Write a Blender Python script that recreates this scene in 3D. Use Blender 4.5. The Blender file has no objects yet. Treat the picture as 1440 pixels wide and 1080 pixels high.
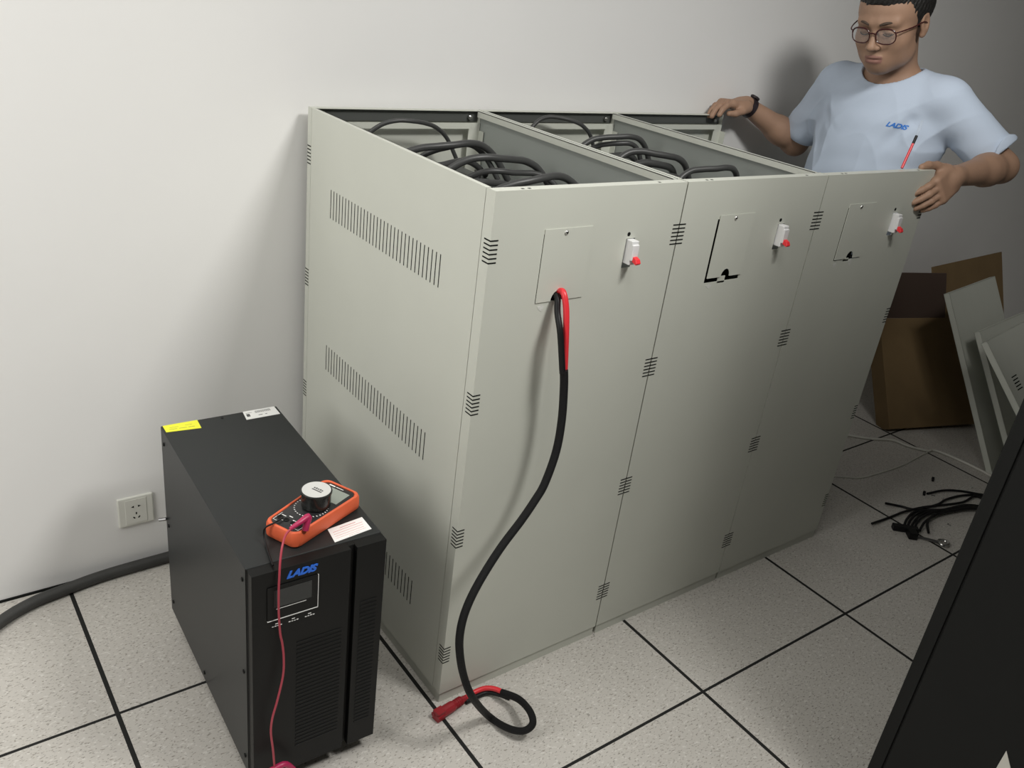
import bpy, bmesh, math, random
import numpy as np
from mathutils import Vector, Matrix, Euler
from mathutils.bvhtree import BVHTree
random.seed(7)
S = bpy.context.scene
COL = S.collection
PI = math.pi

# ------------------------------------------------------------------ camera
CP = Vector((-0.8042, -1.6441, 1.529)); yaw, pit, rol, FPX = 0.686, -0.4448, 0.1336, 1211.75
cf = Vector((math.sin(yaw)*math.cos(pit), math.cos(yaw)*math.cos(pit), math.sin(pit)))
cr = Vector((math.cos(yaw), -math.sin(yaw), 0)); cu = cr.cross(cf)
cr, cu = math.cos(rol)*cr+math.sin(rol)*cu, -math.sin(rol)*cr+math.cos(rol)*cu
cam = bpy.data.cameras.new('camera'); co = bpy.data.objects.new('camera', cam); COL.objects.link(co)
cam.sensor_width = 36; cam.lens = 36*FPX/1440; cam.clip_start = .02
co.matrix_world = Matrix(((cr.x, cu.x, -cf.x, CP.x), (cr.y, cu.y, -cf.y, CP.y), (cr.z, cu.z, -cf.z, CP.z), (0, 0, 0, 1)))
S.camera = co
# ------------------------------------------------------------------ light
w = bpy.data.worlds.new('world'); S.world = w; w.use_nodes = True
w.node_tree.nodes['Background'].inputs[0].default_value = (.95, .98, 1, 1)
w.node_tree.nodes['Background'].inputs[1].default_value = .05
S.view_settings.view_transform = 'Standard'; S.view_settings.look = 'None'
S.view_settings.gamma = 1; S.view_settings.exposure = 0.15
def area(name, loc, to, sx, sy, power, col=(1, .985, .95)):
    l = bpy.data.lights.new(name, 'AREA'); l.shape = 'RECTANGLE'; l.size = sx; l.size_y = sy; l.energy = power; l.color = col
    o = bpy.data.objects.new(name, l); COL.objects.link(o); o.location = loc
    d = (Vector(to)-Vector(loc)).normalized(); o.rotation_euler = d.to_track_quat('-Z', 'Y').to_euler(); return o
area('ceiling_light_left', (-.9, -.35, 2.72), (-.9, -.35, 0), .6, .6, 8.5)
area('ceiling_light_front', (-.1, -1.2, 2.72), (-.1, -1.2, 0), .6, .6, 7)
area('ceiling_light_middle', (.70, -1.62, 2.58), (.70, -1.62, 0), .5, .5, 43)
area('side_fill_light', (-1.9, -.6, 1.6), (.3, -.2, .8), .8, 1.2, 17)  # unseen lamp added at the left as fill for the cabinet side

# ------------------------------------------------------------------ materials
def mat(name, col, rough=.5, metal=0, bump=0, bscale=80, var=0, vscale=6, spec=.5, alpha=1, trans=0, coat=0):
    m = bpy.data.materials.new(name); m.use_nodes = True; nt = m.node_tree; b = nt.nodes['Principled BSDF']
    b.inputs['Base Color'].default_value = (*col, 1); b.inputs['Roughness'].default_value = rough
    b.inputs['Metallic'].default_value = metal; b.inputs['Specular IOR Level'].default_value = spec
    b.inputs['Alpha'].default_value = alpha; b.inputs['Transmission Weight'].default_value = trans
    b.inputs['Coat Weight'].default_value = coat
    tc = nt.nodes.new('ShaderNodeTexCoord')
    n = nt.nodes.new('ShaderNodeTexNoise'); n.inputs['Scale'].default_value = vscale; n.inputs['Detail'].default_value = 4
    nt.links.new(tc.outputs['Object'], n.inputs['Vector'])
    r = nt.nodes.new('ShaderNodeMixRGB'); r.blend_type = 'MULTIPLY'; r.inputs[0].default_value = var
    r.inputs[1].default_value = (*col, 1); nt.links.new(n.outputs['Fac'], r.inputs[2])
    if var: nt.links.new(r.outputs[0], b.inputs['Base Color'])
    if bump:
        n2 = nt.nodes.new('ShaderNodeTexNoise'); n2.inputs['Scale'].default_value = bscale; n2.inputs['Detail'].default_value = 3
        nt.links.new(tc.outputs['Object'], n2.inputs['Vector'])
        bp = nt.nodes.new('ShaderNodeBump'); bp.inputs['Strength'].default_value = bump; bp.inputs['Distance'].default_value = .002
        nt.links.new(n2.outputs['Fac'], bp.inputs['Height']); nt.links.new(bp.outputs[0], b.inputs['Normal'])
    return m
M = dict(
 paint=mat('cabinet_paint', (.63, .645, .575), .42, bump=.05, bscale=500, var=.12, vscale=3),
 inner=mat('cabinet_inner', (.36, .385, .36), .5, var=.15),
 dark=mat('slot_dark', (.012, .013, .012), .9, spec=.1),
 wall=mat('wall_paint', (.87, .865, .85), .9, bump=.12, bscale=60, var=.08, vscale=2, spec=.15),
 ceil=mat('ceiling_grey', (.35, .35, .34), .9), far=mat('far_wall', (.22, .22, .21), .9),
 ups=mat('powder_black', (.019, .021, .021), .42, bump=.1, bscale=600, spec=.35),
 bezel=mat('black_plastic', (.006, .0062, .006), .42, spec=.22),
 screen=mat('lcd_dark', (.025, .028, .028), .25),
 white=mat('white_plastic', (.78, .78, .78), .35),
 socket=mat('socket_plastic', (.74, .74, .68), .35),
 label=mat('label_white', (.85, .85, .83), .5),
 yellow=mat('label_yellow', (.88, .88, .04), .45),
 ink=mat('ink_dark', (.08, .08, .08), .6), inkred=mat('ink_red', (.6, .12, .12), .6),
 blue=mat('logo_blue', (.02, .16, .75), .4), blueink=mat('logo_blue_shirt', (.04, .20, .62), .7),
 orange=mat('orange_rubber', (.82, .145, .055), .5, bump=.1, bscale=300, var=.2, vscale=30),
 lcd=mat('lcd_grey', (.30, .33, .29), .25),
 meter=mat('meter_face', (.016, .016, .017), .35),
 redw=mat('red_wire', (.70, .03, .04), .38), redd=mat('red_connector', (.33, .012, .02), .45, var=.3, vscale=60),
 lever=mat('red_lever', (.85, .04, .05), .35), magenta=mat('magenta_plug', (.42, .02, .09), .4),
 lead=mat('red_lead', (.40, .045, .07), .45),
 black=mat('black_rubber', (.007, .007, .0075), .5, spec=.3), sleeve=mat('braided_sleeve', (.007, .007, .0075), .6, spec=.25, bump=.9, bscale=900),
 cable=mat('battery_cable', (.050, .051, .050), .42), batt=mat('battery_case', (.11, .115, .11), .4, var=.4, vscale=20),
 conduit=mat('conduit_grey', (.055, .055, .052), .6, bump=.4, bscale=200, var=.4, vscale=20),
 card=mat('cardboard', (.235, .155, .07), .85, bump=.15, bscale=60, var=.3, vscale=8), cardshade=mat('cardboard_shaded', (.085, .055, .042), .9),  # second cardboard colour is darkened for the shade on the upper flap
 strip=mat('channel_shade', (.075, .08, .075), .6),
 rack=mat('rack_black', (.0095, .010, .0095), .6, spec=.2, var=.2),
 steel=mat('steel', (.55, .55, .53), .28, metal=1), dsteel=mat('dark_steel', (.22, .22, .22), .35, metal=1),
 glue=mat('tape_residue', (.80, .81, .76), .6, var=.4, vscale=300),
 skin=mat('skin', (.40, .245, .165), .52, bump=.12, bscale=250, var=.25, vscale=14, spec=.35),
 lips=mat('lips', (.29, .145, .115), .55), eyew=mat('eyeball', (.6, .58, .56), .3), iris=mat('iris', (.02, .012, .01), .2),
 hair=mat('hair_black', (.012, .011, .010), .55, bump=.8, bscale=300), brow=mat('brow_hair', (.075, .05, .035), .8),
 shirt=mat('shirt_blue', (.53, .61, .73), .9, bump=.25, bscale=700, var=.1, vscale=5, spec=.1),
 trousers=mat('trousers_dark', (.015, .016, .02), .85), shoe=mat('shoe_black', (.02, .02, .02), .5),
 frame=mat('glasses_frame', (.05, .012, .012), .25), watch=mat('watch_band', (.02, .012, .014), .45),
 tape=mat('tape_black', (.014, .016, .015), .22), film=mat('film_print', (.62, .62, .60), .15, coat=.5),
 whitec=mat('white_cable', (.62, .61, .55), .5),
)
g = bpy.data.materials.new('lens_glass'); g.use_nodes = True
b = g.node_tree.nodes['Principled BSDF']; b.inputs['Roughness'].default_value = .04; b.inputs['Base Color'].default_value = (.5, .52, .54, 1); b.inputs['Alpha'].default_value = .08; M['lens'] = g
# skin: warmer, darker on the arms is the same skin; only a fine mottling
# floor tiles: speckled laminate with black edge trim, 600 mm grid
f = bpy.data.materials.new('raised_floor_tile'); f.use_nodes = True; nt = f.node_tree; N = nt.nodes; L = nt.links
b = N['Principled BSDF']; b.inputs['Roughness'].default_value = .42; b.inputs['Specular IOR Level'].default_value = .35
geo = N.new('ShaderNodeNewGeometry')
sep = N.new('ShaderNodeSeparateXYZ'); L.new(geo.outputs['Position'], sep.inputs[0])
def mth(op, a, bb=None, c=None):
    n = N.new('ShaderNodeMath'); n.operation = op
    for i, v in enumerate((a, bb, c)):
        if v is None: continue
        if isinstance(v, (int, float)): n.inputs[i].default_value = v
        else: L.new(v, n.inputs[i])
    return n.outputs[0]
GX, GY = -0.5449, -0.1535
def gridline(s, off, hw):
    t = mth('SUBTRACT', s, off); t = mth('DIVIDE', t, .6); t = mth('SUBTRACT', t, mth('ROUND', t)); t = mth('ABSOLUTE', t)
    return mth('LESS_THAN', t, hw/.6)
gl = mth('MAXIMUM', gridline(sep.outputs[0], GX, .0048), gridline(sep.outputs[1], GY, .0036))
def speck(scale, lo, stretch, ang):
    mp = N.new('ShaderNodeMapping'); mp.inputs['Scale'].default_value = (1, stretch, 1); mp.inputs['Rotation'].default_value = (0, 0, ang)
    L.new(geo.outputs['Position'], mp.inputs['Vector'])
    v = N.new('ShaderNodeTexNoise'); v.inputs['Scale'].default_value = scale; v.inputs['Detail'].default_value = 1
    L.new(mp.outputs[0], v.inputs['Vector']); rp = N.new('ShaderNodeValToRGB')
    rp.color_ramp.elements[0].position = lo; rp.color_ramp.elements[1].position = lo+.05
    L.new(v.outputs['Fac'], rp.inputs[0]); return rp.outputs[0]
s1 = speck(105, .63, 2.4, .5); s2 = speck(120, .64, 2.4, 1.9); s3 = speck(80, .62, 1.8, 1.1)
n0 = N.new('ShaderNodeTexNoise'); n0.inputs['Scale'].default_value = 3.5; n0.inputs['Detail'].default_value = 5; L.new(geo.outputs['Position'], n0.inputs['Vector'])
def mix(fac, a, c2):
    m_ = N.new('ShaderNodeMixRGB')
    if isinstance(fac, float): m_.inputs[0].default_value = fac
    else: L.new(fac, m_.inputs[0])
    for i, v in ((1, a), (2, c2)):
        if isinstance(v, tuple): m_.inputs[i].default_value = (*v, 1)
        else: L.new(v, m_.inputs[i])
    return m_.outputs[0]
base = mix(n0.outputs['Fac'], (.50, .475, .435), (.61, .585, .54))
base = mix(mth('MULTIPLY', s1, .75), base, (.24, .215, .18)); base = mix(mth('MULTIPLY', s2, .7), base, (.20, .19, .17)); base = mix(mth('MULTIPLY', s3, .5), base, (.74, .72, .68))
base = mix(gl, base, (.012, .012, .011)); L.new(base, b.inputs['Base Color'])
L.new(mth('ADD', mth('MULTIPLY', gl, .4), .42), b.inputs['Roughness'])
M['floor'] = f

# ------------------------------------------------------------------ mesh helpers
class MB:
    def __init__(s): s.v = []; s.f = []; s.m = []; s.mi = 0
    def add(s, vs, fs, X=None):
        o = len(s.v); s.v += [tuple(X @ Vector(v)) if X is not None else tuple(v) for v in vs]
        s.f += [tuple(i+o for i in q) for q in fs]; s.m += [s.mi]*len(fs); return s
    def box(s, x0, x1, y0, y1, z0, z1, X=None):
        return s.add([(x0, y0, z0), (x1, y0, z0), (x1, y1, z0), (x0, y1, z0), (x0, y0, z1), (x1, y0, z1), (x1, y1, z1), (x0, y1, z1)],
                     [(0, 3, 2, 1), (4, 5, 6, 7), (0, 1, 5, 4), (1, 2, 6, 5), (2, 3, 7, 6), (3, 0, 4, 7)], X)
    def poly(s, pts, off, X=None):
        n = len(pts); off = Vector(off)
        vs = [Vector(p) for p in pts]+[Vector(p)+off for p in pts]
        return s.add(vs, [tuple(range(n-1, -1, -1)), tuple(range(n, 2*n))]+[(i, (i+1) % n, n+(i+1) % n, n+i) for i in range(n)], X)
    def lathe(s, prof, n=24, X=None):
        vs = []; fs = []
        for r, z in prof:
            for i in range(n): a = 2*PI*i/n; vs.append((r*math.cos(a), r*math.sin(a), z))
        for k in range(len(prof)-1):
            for i in range(n): j = (i+1) % n; fs.append((k*n+i, k*n+j, (k+1)*n+j, (k+1)*n+i))
        fs.append(tuple(range(n-1, -1, -1))); fs.append(tuple(range((len(prof)-1)*n, len(prof)*n)))
        return s.add(vs, fs, X)
    def tube(s, pts, r, n=12, sub=6, X=None, flat=1, up=(0, 0, 1)):
        P = smooth(pts, sub); rs = r if isinstance(r, (list, tuple)) else [r]*len(pts)
        R = [rs[min(int(i/sub), len(rs)-1)]*(1-(i/sub-int(i/sub)))+rs[min(int(i/sub)+1, len(rs)-1)]*(i/sub-int(i/sub)) for i in range(len(P))]
        vs = []; fs = []; ref = Vector(up)
        for i, p in enumerate(P):
            t = (P[min(i+1, len(P)-1)]-P[max(i-1, 0)]).normalized()
            a = ref-t*ref.dot(t)
            if a.length < 1e-4: a = t.orthogonal()
            a.normalize(); ref = a if sub > 1 else ref; c = t.cross(a)
            for k in range(n):
                th = 2*PI*k/n; vs.append(p+(a*math.cos(th)*flat+c*math.sin(th))*R[i])
        for i in range(len(P)-1):
            for k in range(n): j = (k+1) % n; fs.append((i*n+k, i*n+j, (i+1)*n+j, (i+1)*n+k))
        fs.append(tuple(range(n-1, -1, -1))); fs.append(tuple(range((len(P)-1)*n, len(P)*n)))
        return s.add(vs, fs, X)
    def build(s, name, mats, parent=None, bevel=0, smooth_=False, seg=2):
        me = bpy.data.meshes.new(name); me.from_pydata(s.v, [], s.f)
        for m_ in (mats if isinstance(mats, (list, tuple)) else [mats]): me.materials.append(M[m_] if isinstance(m_, str) else m_)
        me.polygons.foreach_set('material_index', s.m)
        bm = bmesh.new(); bm.from_mesh(me); bmesh.ops.recalc_face_normals(bm, faces=bm.faces)
        bm.to_mesh(me); bm.free()
        if smooth_: me.polygons.foreach_set('use_smooth', [True]*len(me.polygons)); me.set_sharp_from_angle(angle=math.radians(40))
        o = bpy.data.objects.new(name, me); COL.objects.link(o)
        if parent: o.parent = parent
        if bevel:
            md = o.modifiers.new('bevel', 'BEVEL'); md.width = bevel; md.segments = seg; md.limit_method = 'ANGLE'; md.angle_limit = math.radians(50)
        return o
def smooth(pts, sub):
    P = [Vector(p) for p in pts]; out = []
    if sub <= 1 or len(P) < 3: return P
    for i in range(len(P)-1):
        a, b_, c, d = P[max(i-1, 0)], P[i], P[i+1], P[min(i+2, len(P)-1)]
        for k in range(sub):
            t = k/sub
            out.append(.5*((2*b_)+(c-a)*t+(2*a-5*b_+4*c-d)*t*t+(3*b_-a-3*c+d)*t**3))
    out.append(P[-1]); return out
def thing(name, label, cat, loc=(0, 0, 0), rz=0, group=None):
    o = bpy.data.objects.new(name, None); o.empty_display_size = .05; COL.objects.link(o); o.location = loc; o.rotation_euler = (0, 0, rz)
    return tag(o, label, cat, group)
def tag(o, label, cat, group=None):
    o['label'] = label; o['category'] = cat
    if group: o['group'] = group
    return o
def struct(o): o['kind'] = 'structure'; return o
def TR(x, y, z, rx=0, ry=0, rz=0): return Matrix.Translation((x, y, z)) @ Euler((rx, ry, rz)).to_matrix().to_4x4()
def text_mesh(body, size, shear=0, offset=0, ext=.0004, sp=1.0, sx=1.0):
    cu_ = bpy.data.curves.new('t', 'FONT'); cu_.body = body; cu_.size = size; cu_.shear = shear; cu_.offset = offset; cu_.extrude = ext
    cu_.align_x = 'CENTER'; cu_.align_y = 'CENTER'; cu_.space_character = sp; cu_.resolution_u = 4
    o = bpy.data.objects.new('t', cu_); COL.objects.link(o); bpy.context.view_layer.update()
    me = o.to_mesh(); vs = [(v.co.x*sx, v.co.y, v.co.z) for v in me.vertices]; fs = [tuple(p.vertices) for p in me.polygons]
    o.to_mesh_clear(); bpy.data.objects.remove(o); return vs, fs

# ------------------------------------------------------------------ room
YW = .329; XR = 5.2; XL = -2.6; YB = -3.6; ZC = 2.8
mb = MB(); mb.box(XL, XR, YB, YW, -.04, 0); struct(mb.build('floor', 'floor'))
mb = MB(); mb.box(XL-.1, XR+.1, YW, YW+.12, -.04, ZC); struct(mb.build('wall_back', 'wall'))
mb = MB(); mb.box(XR, XR+.1, YB, YW, -.04, ZC); struct(mb.build('wall_right', 'far'))
mb = MB(); mb.box(XL-.1, XL, YB, YW, -.04, ZC); struct(mb.build('wall_left', 'far'))
mb = MB(); mb.box(XL-.1, XR+.1, YB-.1, YB, -.04, ZC); struct(mb.build('wall_front', 'far'))
mb = MB(); mb.box(XL-.1, XR+.1, YB-.1, YW+.12, ZC, ZC+.1); struct(mb.build('ceiling', 'ceil'))
mb = MB(); mb.box(XL, XR, YW-.004, YW, 0, .006); struct(mb.build('trim_1', 'dark'))

# ------------------------------------------------------------------ battery cabinets
X0, YF, W, D, H = .0675, -.468, .4791, .7642, 1.1881
CW = W-.0035
labs = ['leftmost tall grey metal cabinet with vented side panel and cables leaving its front hole',
        'middle grey metal cabinet, open on top, between the two other cabinets',
        'rightmost grey metal cabinet, side panel off, the man rests his hands on it']
CHZ = [1.080, .775, .462, .145]
def chev(mb, x, y, sx, sy):      # six slots wrapping a corner, built as thin dark inlays
    for zc in CHZ:
        for k in range(6):
            z = zc+.020-k*.0082
            xa, xb = sorted((x, x+sx*.017)); ya, yb = sorted((y, y+sy*.019))
            mb.box(xa-(0.0003 if sx > 0 else 0), xb+(0.0003 if sx < 0 else 0), y-.0004 if sy > 0 else y-.0001, y+.0001 if sy > 0 else y+.0004, z-.0013, z+.0013)
            mb.box(x-.0004 if sx > 0 else x-.0001, x+.0001 if sx > 0 else x+.0004, ya, yb, z-.0013, z+.0013)
def side_panel(t, xs, out, slots):
    mb = MB(); T = .0012
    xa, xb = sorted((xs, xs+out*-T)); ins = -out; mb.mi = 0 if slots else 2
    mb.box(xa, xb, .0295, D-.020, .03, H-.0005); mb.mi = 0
    xf = sorted((xs+ins*T, xs+ins*.012)); mb.box(xf[0], xf[1], .0295, D-.020, H-.002, H-.0005)      # top flange
    xg = sorted((xs+ins*.0105, xs+ins*.012)); mb.box(xg[0], xg[1], .0295, D-.020, H-.016, H-.0005)
    if slots:
        mb.mi = 1
        for (za, zb) in ((.960, 1.027), (.570, .637), (.178, .246)):
            for k in range(33):
                yc = (.163+.468)-k*.01494
                mb.box(xs-.0004, xs+.0001, yc-.0013, yc+.0013, za, zb)
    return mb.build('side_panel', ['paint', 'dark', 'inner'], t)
for i in range(3):
    xo = X0+i*W
    t = thing('battery_cabinet', labs[i], 'cabinet', (xo, YF, 0), 0, None)
    # front panel: face sheet with returns and top flange; openings for cover plate and breaker are cut out of the sheet
    mb = MB(); th = .0015
    gap = (.0005, .011, .003)[i]
    px0, px1, pz0, pz1 = (.1195, .1165, .1185)[i], .232, .966-gap, 1.108            # access opening
    bx0, bx1, bz0, bz1 = .331, .3555, 1.019, 1.0805          # breaker opening
    zb = .030
    xs_ = [0, px0, px1, bx0, bx1, CW]
    def sheet(xa, xb, za, zb_): mb.box(xa, xb, 0, th, za, zb_)
    sheet(0, px0, zb, H); sheet(px1, bx0, zb, H); sheet(bx1, CW, zb, H)
    sheet(px0, px1, zb, pz0+.004); sheet(.161, .185, pz0, .9705) if i else None; sheet(px0, px1, pz1-.004, H); sheet(bx0, bx1, zb, bz0); sheet(bx0, bx1, bz1, H)
    mb.box(0, th, th, .028, zb, H); mb.box(CW-th, CW, th, .028, zb, H)
    mb.box(th, CW-th, th, .0225, H-th, H); mb.box(th, CW-th, .021, .0225, H-.018, H-th)
    mb.box(th, CW-th, th, .02, zb, zb+th)
    mb.mi = 1
    chev(mb, 0, 0, 1, 1); chev(mb, CW, 0, -1, 1)
    mb.lathe([(.0042, -.0004), (.0042, .0004)], 16, TR(.336, 0, 1.0895, PI/2))
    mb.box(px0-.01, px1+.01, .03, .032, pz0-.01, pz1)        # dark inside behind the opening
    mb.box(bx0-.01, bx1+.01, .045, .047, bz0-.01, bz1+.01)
    for xx in (.06, .075, .40): mb.box(xx, xx+.006, .006, .011, H-.0001, H+.0003)
    mb.build('front_panel', ['paint', 'dark'], t)
    # base frame
    mb = MB(); mb.box(.004, CW-.002, .004, D-.006, 0, .026)
    mb.build('base_frame', 'paint', t)
    # cover plate with half round cable notch
    dx = dz = 0
    cx = (.1725, .1800, .1840)[i]; r = (.0165, .0145, .0150)[i]; zb0 = .970; pa = .1205
    pts = [(pa, zb0)]+[(cx-.0+r*math.cos(a)*-1, zb0+(r*1.25)*math.sin(a)) for a in [PI*k/10 for k in range(11)]]+[(px1+.004, zb0), (px1+.004, 1.113), (pa, 1.113)]
    mb = MB(); mb.poly([(a+dx, -.0018-.001*(i == 1), b_+dz) for a, b_ in pts], (0, .0014, 0))
    cp = mb.build('cover_plate', 'paint', t)
    mb = MB(); mb.lathe([(.0045, 0), (.0042, .0015), (.0025, .003), (0.0005, .0033)], 16, TR(.171, -.0018-.001*(i == 1), 1.105, PI/2))
    mb.build('screw', 'steel', t, smooth_=True)
    # tape residue under the plate
    for (a, b_, ww, hh) in {0: [(.136, .958, .012, .010)], 1: [(.135, .950, .013, .008)], 2: [(.130, .955, .010, .009), (.196, .957, .012, .013)]}[i]:
        mb = MB(); mb.poly([(a+ww*math.cos(q)*(.6+.2*math.sin(3*q)), -.0005, b_+hh*math.sin(q)*(.6+.2*math.cos(5*q))) for q in [2*PI*k/14 for k in range(14)]], (0, .0004, 0))
        mb.build('tape_residue', 'glue', t)
    # circuit breaker
    br = MB(); bx = .3345
    br.box(bx, bx+.018, -.016, .042, 1.030, 1.079); br.box(bx+.0005, bx+.0175, -.020, -.014, 1.040, 1.072)
    bo = br.build('circuit_breaker', 'white', t, bevel=.0015)
    lv = MB(); zt = [1.044, 1.044, 1.044][i]
    lv.poly([(bx+.004, -.018, zt+.005), (bx+.004, -.019, zt-.006), (bx+.004, -.030, zt-.010), (bx+.004, -.033, zt-.006), (bx+.004, -.029, zt+.001), (bx+.004, -.022, zt+.004)], (.012, 0, 0))
    lv.build('switch_lever', 'lever', bo, bevel=.001)
    # back panel and rails
    mb = MB(); mb.box(.0, CW, D-.0015, D, .03, H); mb.box(.0015, CW-.0015, D-.020, D-.0015, H-.0015, H)
    mb.box(.0, .0015, D-.019, D-.0015, .03, H); mb.box(CW-.0015, CW, D-.019, D-.0015, .03, H)
    mb.mi = 1; chev(mb, 0, D-.0, 1, -1)
    mb.mi = 0
    mb.build('back_panel', ['paint', 'dark'], t)
    for xa in (.004, CW-.038):
        mb = MB(); mb.box(xa, xa+.034, D-.024, D-.0215, .03, H-.030); mb.box(xa if xa < .1 else xa+.032, (xa if xa < .1 else xa+.032)+.002, D-.045, D-.024, .03, H-.050)
        mb.build('corner_post', 'paint', t)
        mb = MB(); mb.box(xa, xa+.026, .026, .028, .03, H-.02); mb.build('corner_post', 'paint', t)
    mb = MB(); mb.box(.004, CW-.004, D-.0075, D-.006, H-.030, H-.003); mb.build('recess_shade_strip', 'strip', t)  # shade in the gap under the top flange, painted as a dark strip
    mb = MB(); mb.box(.038, CW-.038, D-.030, D-.0215, H-.044, H-.030); mb.build('back_rail', 'paint', t)
    for xa in (.03, CW-.03):
        mb = MB(); mb.lathe([(.006, 0), (.006, .006), (.003, .008)], 10, TR(xa, D-.010, H-.018, PI/2)); mb.build('corner_bolt', 'steel', t, smooth_=True)
    if i == 0: side_panel(t, 0, -1, True)
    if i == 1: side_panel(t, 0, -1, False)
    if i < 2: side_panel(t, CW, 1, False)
    # shelf
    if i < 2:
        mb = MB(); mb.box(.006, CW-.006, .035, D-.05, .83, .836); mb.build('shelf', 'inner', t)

# batteries: four per open cabinet on the top shelf, each with lid terminals
def battery(x, y, z, label):
    t = thing('battery', label, 'battery', (x, y, z), 0, 'batteries inside the cabinets')
    mb = MB(); mb.box(-.165, .165, -.075, .075, 0, .205); mb.box(-.16, .16, -.07, .07, .205, .220); mb.build('battery_case', 'batt', t, bevel=.004)
    for s_, mm in ((-1, 'redd'), (1, 'dsteel')):
        mb = MB(); mb.lathe([(.011, 0), (.011, .008), (.006, .008), (.006, .018)], 14, TR(s_*.13, -.045, .220)); mb.build('terminal', mm, t, smooth_=True)
    return t
rows = [.63, .47, .31, .15]
names_r = ['rearmost', 'second from the back', 'third from the back', 'frontmost']
for i in range(2):
    for k, yy in enumerate(rows):
        battery(X0+i*W+CW/2, YF+yy, .8365, 'dark battery, %s in the %s cabinet' % (names_r[k], ['leftmost', 'middle'][i]))
# looped battery cables (world coordinates)
def cab(pts, r, label, group, mat_='cable', name='battery_cable', cat='cable', **k):
    mb = MB(); mb.tube(pts, r*(.84 if name == 'battery_cable' else 1), 10, 6, **k); o = mb.build(name, mat_, None, smooth_=True); return tag(o, label, cat, group)
def arc(x, xw, y, zt, skew, r=.0075, dy=0, z0=1.064, **kw):
    n = 9; pts = []
    for k in range(n):
        u = k/(n-1); e = 1-abs(2*u-1)**kw.get('p', 3.2)
        pts.append((x+xw*u+skew*math.sin(PI*u), y+dy*u+.012*math.sin(7*u+x*9), z0+(zt-z0)*e+.004*math.sin(9*u+y*20)))
    return pts
cc = []
for (x, xw, y, zt, dy, r, lab) in [
    (.135, .315, .215, 1.172, 0, .0065, 'single thin black cable arching along the back wall of the leftmost cabinet'),
    (.155, .34, .085, 1.150, -.03, .010, 'thick black cable arch just in front of the rear arch, leftmost cabinet'),
    (.24, .23, .120, 1.140, -.05, .008, 'inner black cable arch nested under the second arch, leftmost cabinet'),
    (.13, .33, .05, 1.105, .05, .009, 'low black cable crossing beneath the second arch, leftmost cabinet'),
    (.19, .335, -.06, 1.150, -.02, .010, 'thick black cable arch in the middle of the leftmost cabinet'),
    (.27, .26, -.03, 1.118, -.08, .008, 'slanting black cable below the middle arch, leftmost cabinet'),
    (.15, .28, -.12, 1.105, .02, .009, 'low black cable hugging the side, leftmost cabinet'),
    (.22, .31, -.20, 1.138, -.02, .010, 'black cable arch behind the front panel, leftmost cabinet'),
    (.13, .30, -.27, 1.095, .03, .009, 'lowest black cable behind the front panel, leftmost cabinet'),
    (.615, .29, .215, 1.182, -.01, .0065, 'single thin black cable arching along the back wall of the middle cabinet'),
    (.70, .29, .085, 1.165, -.03, .009, 'black cable arch just in front of the rear arch, middle cabinet'),
    (.76, .20, .11, 1.145, -.06, .008, 'small inner black cable arch, middle cabinet'),
    (.66, .30, .03, 1.120, .05, .010, 'low black cable crossing the bundle, middle cabinet'),
    (.70, .295, -.05, 1.153, -.04, .010, 'thick black cable arch in the centre of the middle cabinet'),
    (.72, .26, -.09, 1.125, .04, .011, 'fat black cable under the centre arch, middle cabinet'),
    (.735, .265, -.25, 1.160, -.01, .009, 'black cable arch right behind the front panel, middle cabinet'),
    (.66, .28, -.17, 1.112, .04, .009, 'low black cable behind the front arch, middle cabinet')]:
    cab(arc(x, xw, y, zt, 0, r, dy), r, lab, 'cables over the batteries')

# ------------------------------------------------------------------ main cable from the first cabinet
tc_ = thing('output_cable', 'thick black sleeved cable with red wire hanging from the leftmost cabinet, looping on the floor', 'cable', (.25, -.5, 0))
def rel(pts, o): return [tuple(Vector(p)-Vector(o)) for p in pts]
CO = (.25, -.5, 0)
def on(u, v, ax, val):
    d = cf+cr*((u-720)/FPX)-cu*((v-540)/FPX); t = (val-CP[ax])/d[ax]; return CP+d*t
def onp(lst): return [on(u, v, a, val) for (u, v, a, val) in lst]
red = onp([(783, 412, 1, -.44), (786, 410, 1, -.466), (792, 411, 1, -.486), (796, 432, 1, -.500), (796, 470, 1, -.512), (794, 525, 1, -.520)])
blk = onp([(779, 416, 1, -.44), (781, 415, 1, -.466), (784, 420, 1, -.480), (784, 440, 1, -.492), (788, 470, 1, -.512), (791, 525, 1, -.524)])
mb = MB(); mb.tube(rel(red, CO), .0062, 12); mb.build('red_wire', 'redw', tc_, smooth_=True)
mb = MB(); mb.tube(rel(blk, CO), .0062, 12); mb.build('black_wire', 'black', tc_, smooth_=True)
sl = onp([(793, 520, 1, -.522), (793, 545, 1, -.524), (790, 590, 1, -.530), (782, 635, 1, -.538), (766, 680, 1, -.546), (752.7, 703, 1, -.550), (733, 732, 1, -.556),
          (703, 772, 1, -.566), (673, 820, 1, -.580), (655, 858, 1, -.592), (647, 890, 1, -.602), (646.5, 918, 1, -.610), (652, 950, 1, -.618), (664, 980, 1, -.624)])
sl += onp([(686, 1006, 2, .020), (712, 1023, 2, .017), (735, 1028, 2, .030), (749, 1018, 2, .046), (745, 1000, 2, .055), (729, 983, 2, .042), (706, 974, 2, .028)])
mb = MB(); mb.tube(rel(sl, CO), .0100, 14, flat=.8); mb.build('braided_sleeve', 'sleeve', tc_, smooth_=True)
rd2 = onp([(712, 976, 2, .030), (697, 969, 2, .026), (682, 968, 2, .020), (666, 974, 2, .014), (655, 981, 2, .013), (645, 987, 2, .013)])
mb = MB(); mb.tube(rel(rd2, CO), .0060, 12); mb.build('red_wire_end', 'redw', tc_, smooth_=True)
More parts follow.
